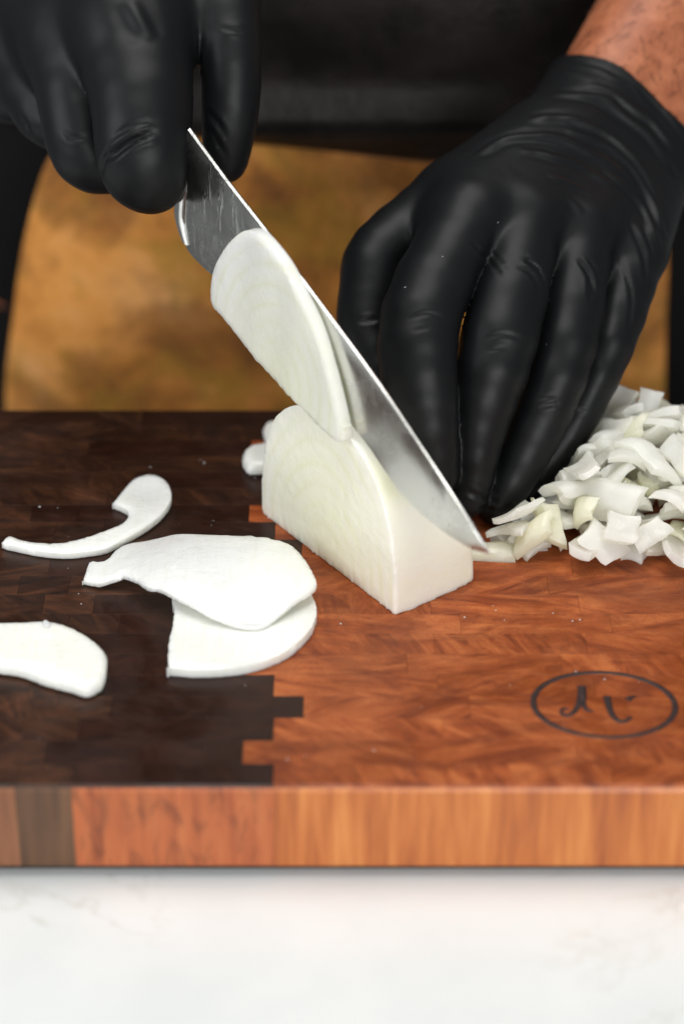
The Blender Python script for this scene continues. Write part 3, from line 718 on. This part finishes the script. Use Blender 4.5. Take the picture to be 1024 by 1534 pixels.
# clothes
def torso_y(x, z): return 21.6+0.011*x*x+0.010*np.maximum(0, z-14)**1.6*0.6
def shirt(P):
    d = smin(ellip(P, (0, 33, 22), (17.8, 11.3, 31)), ellip(P, (0, 33, -2), (17.6, 11.6, 14)), 5); d = smin(d, ellip(P, (0, 34, 46), (21, 9.8, 9.8)), 5)
    d = smin(d, cone(P, (19.5, 33, 45), EL+axl*9+np.array([-1, 1, 8]), 6.2, 5.6), 2); d = smin(d, cone(P, (-19.5, 33, 45), ER+axr*6+np.array([1, 1, 8]), 6.2, 5.6), 2)
    d = d+0.25*vnoise(P*0.25)+0.1*vnoise(P*0.7)
    return np.maximum(np.maximum(d, P[:, 2]-52), -9-P[:, 2])
vv, FF = surface_nets(shirt, (-32, 8, -11), (36, 48, 54), 0.6, 5); vv = relax(vv, FF, 2, 0.5)
make('shirt', vv-po, FF, M_cloth, person, origin=(0, 9, 60))
def trousers(P):
    d = ellip(P, (0, 33, -11), (18.2, 11.8, 16)); 
    for sgn in (1, -1): d = smin(d, cone(P, (sgn*9, 32.5, -15), (sgn*9.5, 33, -58), 9, 7), 2)
    d = d+0.3*vnoise(P*0.22); return np.maximum(np.maximum(d, P[:, 2]+1), -60-P[:, 2])
vv, FF = surface_nets(trousers, (-24, 16, -61), (24, 50, 2), 0.7, 5); vv = relax(vv, FF, 2, 0.5)
make('trousers', vv-po, FF, M_cloth, person, origin=(0, 9, 0))
def drape(outline, yfn, th, mat, name, step=0.7, label=None, edge=0.25):
    ol = resample(smoothclosed(outline, 4), step*0.7, 0.0, 1)
    V, Fc = sheet(ol, th, lambda x, z: np.zeros_like(x), step, edge, 0.7)
    x, z, q = V[:, 0], V[:, 1], V[:, 2]; W = np.column_stack([x, yfn(x, z)-q, z])
    o = make(name, W-po, Fc, mat, person, sharp=60)
    if label: tag(o, label)
    return o
YA = 20.0
drape([(-10.2, 5.0), (-8.8, 5.25), (-4.0, 5.05), (0, 4.6), (3.4, 4.2), (8, 3.9), (11.4, 3.9), (12.6, 3.2), (13.3, 0), (13.5, -4), (13.9, -12), (14.4, -30), (0, -31), (-15.2, -30), (-14.8, -15), (-14.25, -7), (-13.6, -3), (-13.0, 0), (-12.1, 3), (-11.3, 4.4)],
      lambda x, z: 20.3+0.006*x*x-0.03*np.minimum(0, z)*0-0.15*np.sin(x*0.35+z*0.1), 0.32, M_tan, 'leather_apron', label='tan mottled leather apron front with rounded top corners')
# thin light edge of the apron's top
ep = spline([(-10.6, 4.75), (-8.8, 5.2), (-4.0, 5.0), (0, 4.55), (3.4, 4.15), (8, 3.85), (11.4, 3.8)], 8)
V = []; Fc = []
for i, (x, z) in enumerate(ep):
    y = 20.3+0.006*x*x-0.15*math.sin(x*0.35+z*0.1)-0.16
    for j in range(6): a = j*math.pi/3; V.append((x, y+0.20*math.cos(a), z+0.09*math.sin(a)))
for i in range(len(ep)-1):
    for j in range(6): Fc.append((i*6+j, i*6+(j+1) % 6, i*6+6+(j+1) % 6, i*6+6+j))
make('apron_edge', np.array(V)-po, Fc, M_tanedge, person)
drape([(-15, 5.7), (-9, 5.9), (-4.0, 5.33), (0, 4.86), (3.4, 4.45), (8, 4.25), (15, 4.85), (16, 12), (15, 24), (11, 40), (-11, 40), (-15, 24), (-16, 12)],
      lambda x, z: 20.0+0.010*x*x-1.6*np.exp(-((z-12)/7)**2)+0.12*np.sin(x*0.5+z*0.35)-1.1*np.exp(-((z-6.5)/0.8)**2), 0.5, M_bib, 'apron_bib', label='black leather bib hanging over the tan apron', edge=0.5)

# ------------------------------------------------------------------ cut onion on the left of the board
def px(pl, z=0.0): return [gz(x, y, z)[:2] for x, y in pl]
def onion_piece(pl, th, base, name, label, zref=0.1, zadd=0.2, jag=0.02, step=0.13, edge=0.22, lip=0.55, extra=None, mat=None, cat='onion slice', grp=None, m=4, fine=0.11):
    if callable(zref):
        Q = []
        for x, y in pl:
            z = 0.3
            for _ in range(5): p = gz(x, y, z); z = float(zref(np.array([p[0]]), np.array([p[1]]))[0])+zadd
            Q.append(p[:2])
    else: Q = px(pl, zref)
    ol = resample(smoothclosed(Q, m), fine, jag, 3)
    V, Fc = sheet(ol, th, base, step, edge, lip, extra)
    c_ = V.mean(0); c_[2] = 0
    o = make(name, V, Fc, mat or M_petal, origin=tuple(c_), sharp=50); tag(o, label, cat, grp); return o
# lower slice of the pair
onion_piece([(258, 893), (261, 915), (259, 938), (253, 965), (253, 1001), (253, 1001), (300, 1004), (350, 1001), (395, 991), (430, 975), (458, 952), (473, 924), (470, 900), (455, 880), (400, 862), (320, 868), (270, 880)],
            0.34, lambda x, y: 0.01+0.0*x, 'onion_slice', 'flat onion slice lying half hidden beneath a wider folded slice', zref=0.3, edge=0.06, lip=0.92, mat=M_petal, extra=lambda x, y: 0.04*np.sin(x*1.7+y))
# upper folded slice: arched, rests on the lower one
cu = gz(330, 880, 0.6)
def upper_base(x, y):
    s = (x-(-4.2))/4.2; arch = 0.75*np.clip(1-((y+4.6)/2.9)**2, 0, 1)*np.clip(1.15-s*s, 0, 1)
    lowz = 0.36/(1+np.exp(-(x+5.7)/0.25)); return 0.02+lowz+arch*0.8*np.clip((x+8.6)/2.5, 0, 1)
onion_piece([(125, 870), (125, 870), (133, 846), (137, 842), (160, 839), (177, 822), (200, 813), (245, 805), (300, 801), (355, 803), (400, 807), (432, 815), (453, 834), (468, 858), (474, 876), (463, 888), (444, 899), (428, 912), (412, 926), (390, 938), (362, 937), (318, 924), (290, 908), (262, 894), (238, 882), (222, 880), (205, 869), (185, 862), (181, 864), (150, 874), (148, 874)],
            0.17, upper_base, 'onion_slice', 'long folded onion slice arched over another slice beside the half onion', zref=upper_base, fine=0.06, zadd=0.15, edge=0.07, lip=0.86, jag=0.012,
            extra=lambda x, y: 0.05*np.sin(x*1.1+y*0.6))
# petal cut by the left border
onion_piece([(-60, 960), (-40, 945), (0, 939), (40, 938), (75, 938), (110, 948), (142, 966), (159, 986), (160, 1004), (154, 1024), (142, 1034), (128, 1038), (108, 1031), (70, 1022), (35, 1009), (0, 1003), (-40, 1003), (-62, 985)],
            0.50, lambda x, y: 0.02+0*x, 'onion_slice', 'short blunt onion petal at the edge of the board, nearest the board front', zref=0.25, edge=0.30, lip=0.62, jag=0.02, extra=lambda x, y: 0.05*np.sin(x*2))
v_ = gz(69, 936, 0.3)
# curled strip: a thin band standing on edge that opens into a flat lobe
onion_piece([(4, 815), (4, 815), (14, 806), (30, 811), (50, 815), (75, 817), (100, 815), (135, 806), (160, 797), (182, 788), (192, 778), (192, 768), (184, 762), (170, 756), (170, 756), (180, 744), (193, 728), (206, 718), (226, 714), (243, 721), (254, 735), (257, 752), (249, 768), (234, 782), (212, 796), (188, 809), (160, 823), (125, 829), (95, 831), (60, 828), (30, 822), (12, 818)],
            0.30, lambda x, y: 0.02+0.10*np.clip((x+7.0)/1.2, 0, 1)**2, 'onion_strip', 'curled onion strip with a hooked end, alone on the dark wood', zref=0.2, edge=0.10, lip=0.8, jag=0.006, cat='onion strip',
            extra=lambda x, y: -0.10*np.exp(-(((x+6.45)/0.75)**2+((y-0.9)/0.9)**2)))
onion_piece([(363, 684), (372, 672), (392, 668), (420, 664), (432, 680), (425, 700), (395, 704), (370, 702)], 0.5, lambda x, y: 0.02+0*x, 'onion_piece', 'larger of the two stray onion bits behind the half onion', zref=0.3, cat='onion piece', edge=0.3, lip=0.4)
onion_piece([(394, 640), (405, 634), (425, 635), (440, 645), (435, 662), (410, 664), (396, 655)], 0.5, lambda x, y: 0.02+0*x, 'onion_piece', 'smaller stray onion bit behind the half onion, farther back', zref=0.3, cat='onion piece', edge=0.3, lip=0.4)
onion_piece([(64, 938), (66, 931), (73, 933), (78, 940), (72, 944)], 0.14, lambda x, y: 0.45+0*x, 'onion_crumb', 'tiny onion crumb clinging to the blunt petal', zref=0.5, cat='onion crumb', edge=0.05, step=0.05)

# ------------------------------------------------------------------ heap of chopped onion on the right
random.seed(21)
def chip_mesh(L, W, T, bend, taper, skew, seed):
    """a diced bit of one onion layer: four-sided, cut edges slanted, bowed like the layer it came from"""
    n, m_ = 8, 6; rs = random.Random(seed); V = []; Fc = []
    C4 = [(-.5+rs.uniform(-.12, .2), -.5+rs.uniform(-.1, .2)), (.5-rs.uniform(-.12, .25), -.5+rs.uniform(-.1, .25)), (.5-rs.uniform(-.12, .25), .5-rs.uniform(-.1, .25)), (-.5+rs.uniform(-.12, .2), .5-rs.uniform(-.1, .2))]
    cut = [rs.uniform(-.35, .35) for _ in range(4)]; bow = [rs.uniform(-.05, .09) for _ in range(4)]; tw = rs.uniform(-.25, .25)
    for side in (0, 1):
        for i in range(n+1):
            for j in range(m_+1):
                a = i/n; b = j/m_
                x = (C4[0][0]*(1-a)+C4[1][0]*a)*(1-b)+(C4[3][0]*(1-a)+C4[2][0]*a)*b; y = (C4[0][1]*(1-a)+C4[1][1]*a)*(1-b)+(C4[3][1]*(1-a)+C4[2][1]*a)*b
                y += bow[0]*4*a*(1-a)*(1-b)-bow[2]*4*a*(1-a)*b+0.05*math.sin(a*9+seed*1.7)*(b-.5); x += bow[1]*4*b*(1-b)*(1-a)-bow[3]*4*b*(1-b)*a
                X = x*L+skew*y*W; Y = y*W
                if side: X += T*(cut[0] if i == 0 else cut[1] if i == n else 0); Y += T*(cut[2] if j == 0 else cut[3] if j == m_ else 0)
                z = -bend*0.9*Y*Y/max(W, .1)-bend*0.22*X*X/L+tw*X*Y*0.35
                rim = 0.82 if (i in (0, n) or j in (0, m_)) else 1.0
                V.append((X+rs.uniform(-.015, .015), Y+rs.uniform(-.015, .015), z+(T/2 if side else -T/2)*rim*(0.85+0.3*math.sin(i*.9+seed)*.5)))
    q = (n+1)*(m_+1)
    for i in range(n):
        for j in range(m_):
            a = i*(m_+1)+j; Fc.append((q+a, q+a+m_+1, q+a+m_+2, q+a+1)); Fc.append((a, a+1, a+m_+2, a+m_+1))
    for i in range(n):
        for j, fl in ((0, 0), (m_, 1)):
            a = i*(m_+1)+j; b = a+m_+1; r = (a, b, q+b, q+a); Fc.append(r if not fl else r[::-1])
    for j in range(m_):
        for i, fl in ((0, 1), (n, 0)):
            a = i*(m_+1)+j; b = a+1; r = (a, b, q+b, q+a); Fc.append(r if not fl else r[::-1])
    return V, Fc
chips = []
for i in range(18):
    L = random.uniform(1.0, 2.1); W = random.uniform(0.75, 1.3); V, Fc = chip_mesh(L, W, random.uniform(0.22, 0.42), random.uniform(0.2, 0.95), random.uniform(0.1, 0.7), random.uniform(-0.35, 0.35), i)
    o = make('onion_piece', V, Fc, M_chip_y if i % 6 == 4 else M_chip, sharp=50); chips.append((o.data, L, W)); bpy.data.objects.remove(o)
GX0, GY0, GS = 2.4, -6.5, 0.12; HM = np.zeros((175, 130))
def cell(x, y): return int((x-GX0)/GS), int((y-GY0)/GS)
HC = np.array([8.8, 0.9])
fingers = [(p, r) for c in LF.values() for p, r in c]
def clear(x, y, z, strict=True):      # keep the heap out of the hand, the onion and the knife
    P = np.array([[x, y, z]], np.float32)
    if float(left_glove(P)[0]) < 0.12: return False
    v = P[0]-CAMP; dd = v@FW; ix = 512+FPX*v[0]/dd; iy = 767-FPX*(v@UPV)/dd
    if ix < np.interp(iy, [560, 600, 686, 747, 778, 800], [955, 905, 852, 800, 755, 715]) and strict: return False
    q = P[0]-PA; u, w = q@EU, q@EW
    if -0.5 < u < 7.9 and w < 3.5: return False
    return True
def envelope(x, y):
    r = ((x-HC[0])/6.8)**2+((y-HC[1])/4.7)**2
    return 2.35*max(0, 1-r)**0.6
cnt_ = 0
def try_place(x, y, tilt=0.3, force=False):
    global cnt_
    me_, L, W = random.choice(chips); yaw = random.uniform(0, 2*math.pi)
    gx, gy2 = cell(x, y)
    if not (3 < gx < HM.shape[0]-4 and 3 < gy2 < HM.shape[1]-4): return
    pts = []; c_, s_ = math.cos(yaw), math.sin(yaw)
    for a in np.linspace(-.5, .5, 7):
        for b in np.linspace(-.5, .5, 5):
            X = x+a*L*0.9*c_-b*W*0.9*s_; Y = y+a*L*0.9*s_+b*W*0.9*c_; i, j = cell(X, Y)
            if 0 <= i < HM.shape[0] and 0 <= j < HM.shape[1]: pts.append((X, Y, HM[i, j], i, j))
    if len(pts) < 30: return
    A_ = np.array([[p[0]-x, p[1]-y, 1] for p in pts]); hh = np.array([p[2] for p in pts]); co = np.linalg.lstsq(A_, hh, rcond=None)[0]
    sxl, syl = np.clip(co[0], -1.2, 1.2)+random.gauss(0, tilt), np.clip(co[1], -1.2, 1.2)+random.gauss(0, tilt)
    nz = Vector((-sxl, -syl, 1)).normalized()
    res = hh-(A_[:, 0]*sxl+A_[:, 1]*syl); z0 = float(np.percentile(res, 66))
    low = min(z0+A_[k, 0]*sxl+A_[k, 1]*syl for k in range(len(pts)))
    if low < 0.0: z0 -= low
    if z0 > envelope(x, y)+0.25 and not force: return
    for e_ in (-.45, 0, .45):
        if not clear(x+e_*L*c_, y+e_*L*s_, z0+0.15+e_*L*(c_*sxl+s_*syl), not force): return
    q = nz.to_track_quat('Z', 'Y').to_matrix().to_4x4()
    q = q @ Matrix.Rotation(yaw-q.to_euler().z, 4, 'Z')
    if random.random() < 0.25: q = q @ Matrix.Rotation(math.pi, 4, 'X')
    o = bpy.data.objects.new('onion_piece', me_); link(o)
    o.matrix_world = Matrix.Translation(Vector((x, y, z0+0.16))*S) @ q
    for (X, Y, h0, i, j), a in zip(pts, A_):
        t_ = max(0.1, z0+a[0]*sxl+a[1]*syl+0.24)
        HM[max(0, i-1):i+2, max(0, j-1):j+2] = np.maximum(HM[max(0, i-1):i+2, max(0, j-1):j+2], t_)
    tag(o, 'chopped white onion piece in the loose heap behind the fingertips', 'onion piece', 'chopped onion heap'); cnt_ += 1
    if me_.materials[0] == M_chip_y: o['label'] = 'yellowish chopped onion piece among the white ones in the heap'
# the front row lies where the photo shows it
for (x_, y_) in [(738, 826), (762, 806), (785, 790), (800, 822), (838, 815), (880, 828), (915, 800), (948, 826), (985, 822), (1018, 828), (770, 780), (830, 780), (870, 790), (1010, 800), (1045, 815), (900, 812), (815, 800), (965, 800)]:
    p = gz(x_, y_, 0.15); n0 = cnt_
    for _ in range(12):
        if cnt_ == n0: try_place(p[0]+random.gauss(0, .15), p[1]+random.gauss(0, .2), 0.10, True)
    if cnt_ == n0: print('front piece failed', x_, y_)
for k in range(1500):
    a = random.random()*2*math.pi; r = math.sqrt(random.random()); x = HC[0]+6.2*r*math.cos(a); y = HC[1]+4.5*r*math.sin(a)
    if x > 15.0 or cnt_ >= 290: continue
    i, j = cell(x, y)
    if 0 <= i < HM.shape[0] and 0 <= j < HM.shape[1] and HM[i, j] < envelope(x, y)-0.05: try_place(x, y, 0.28)
# the few that can be told apart by where they lie
def img(o):
    v = np.array(o.matrix_world.translation)/S-CAMP; d = v@FW; return 512+FPX*v[0]/d, 767-FPX*(v@UPV)/d
hp_ = [o for o in COL.objects if o.get('group') == 'chopped onion heap' and img(o)[0] < 1000]
q = min(hp_, key=lambda o: math.hypot(img(o)[0]-745, img(o)[1]-825)); q['label'] = 'chopped onion piece lying on the wood nearest the knife tip'; del q['group']; hp_.remove(q)
q = min(hp_, key=lambda o: img(o)[1]); q['label'] = 'chopped onion piece at the very top of the heap'; del q['group']; hp_.remove(q)
q = max(hp_, key=lambda o: img(o)[1]); q['label'] = 'chopped onion piece lying farthest forward, at the front foot of the heap'; del q['group']
print('chips', cnt_)

# crumbs and droplets left on the wood
random.seed(5); V = []; Fc = []
def blob(x, y, r, h):
    b = len(V); n = 7; V.append((x, y, 0.012+h))
    for j in range(n): a = 2*math.pi*j/n; V.append((x+r*math.cos(a)*random.uniform(.6, 1.2), y+r*math.sin(a)*random.uniform(.6, 1.2), 0.005+h*0.3))
    for j in range(n): Fc.append((b, b+1+j, b+1+(j+1) % n))
for (x_, y_) in [(510, 935), (738, 908), (742, 915), (755, 930), (828, 919), (857, 931), (868, 929), (695, 925), (560, 1125), (430, 1138), (300, 690), (306, 694), (225, 700), (118, 890), (122, 905), (60, 760), (375, 712), (382, 716), (905, 1018), (862, 1007)]:
    p = gz(x_, y_); blob(p[0], p[1], random.uniform(0.02, 0.045), random.uniform(0.02, 0.04))
for k in range(30):
    p = gz(random.uniform(20, 1000), random.uniform(640, 1165)); blob(p[0], p[1], random.uniform(0.010, 0.022), 0.015)
tag(make('onion_crumbs', V, Fc, M_petal), 'fine onion crumbs scattered over the wooden board', 'crumbs', kind='stuff')
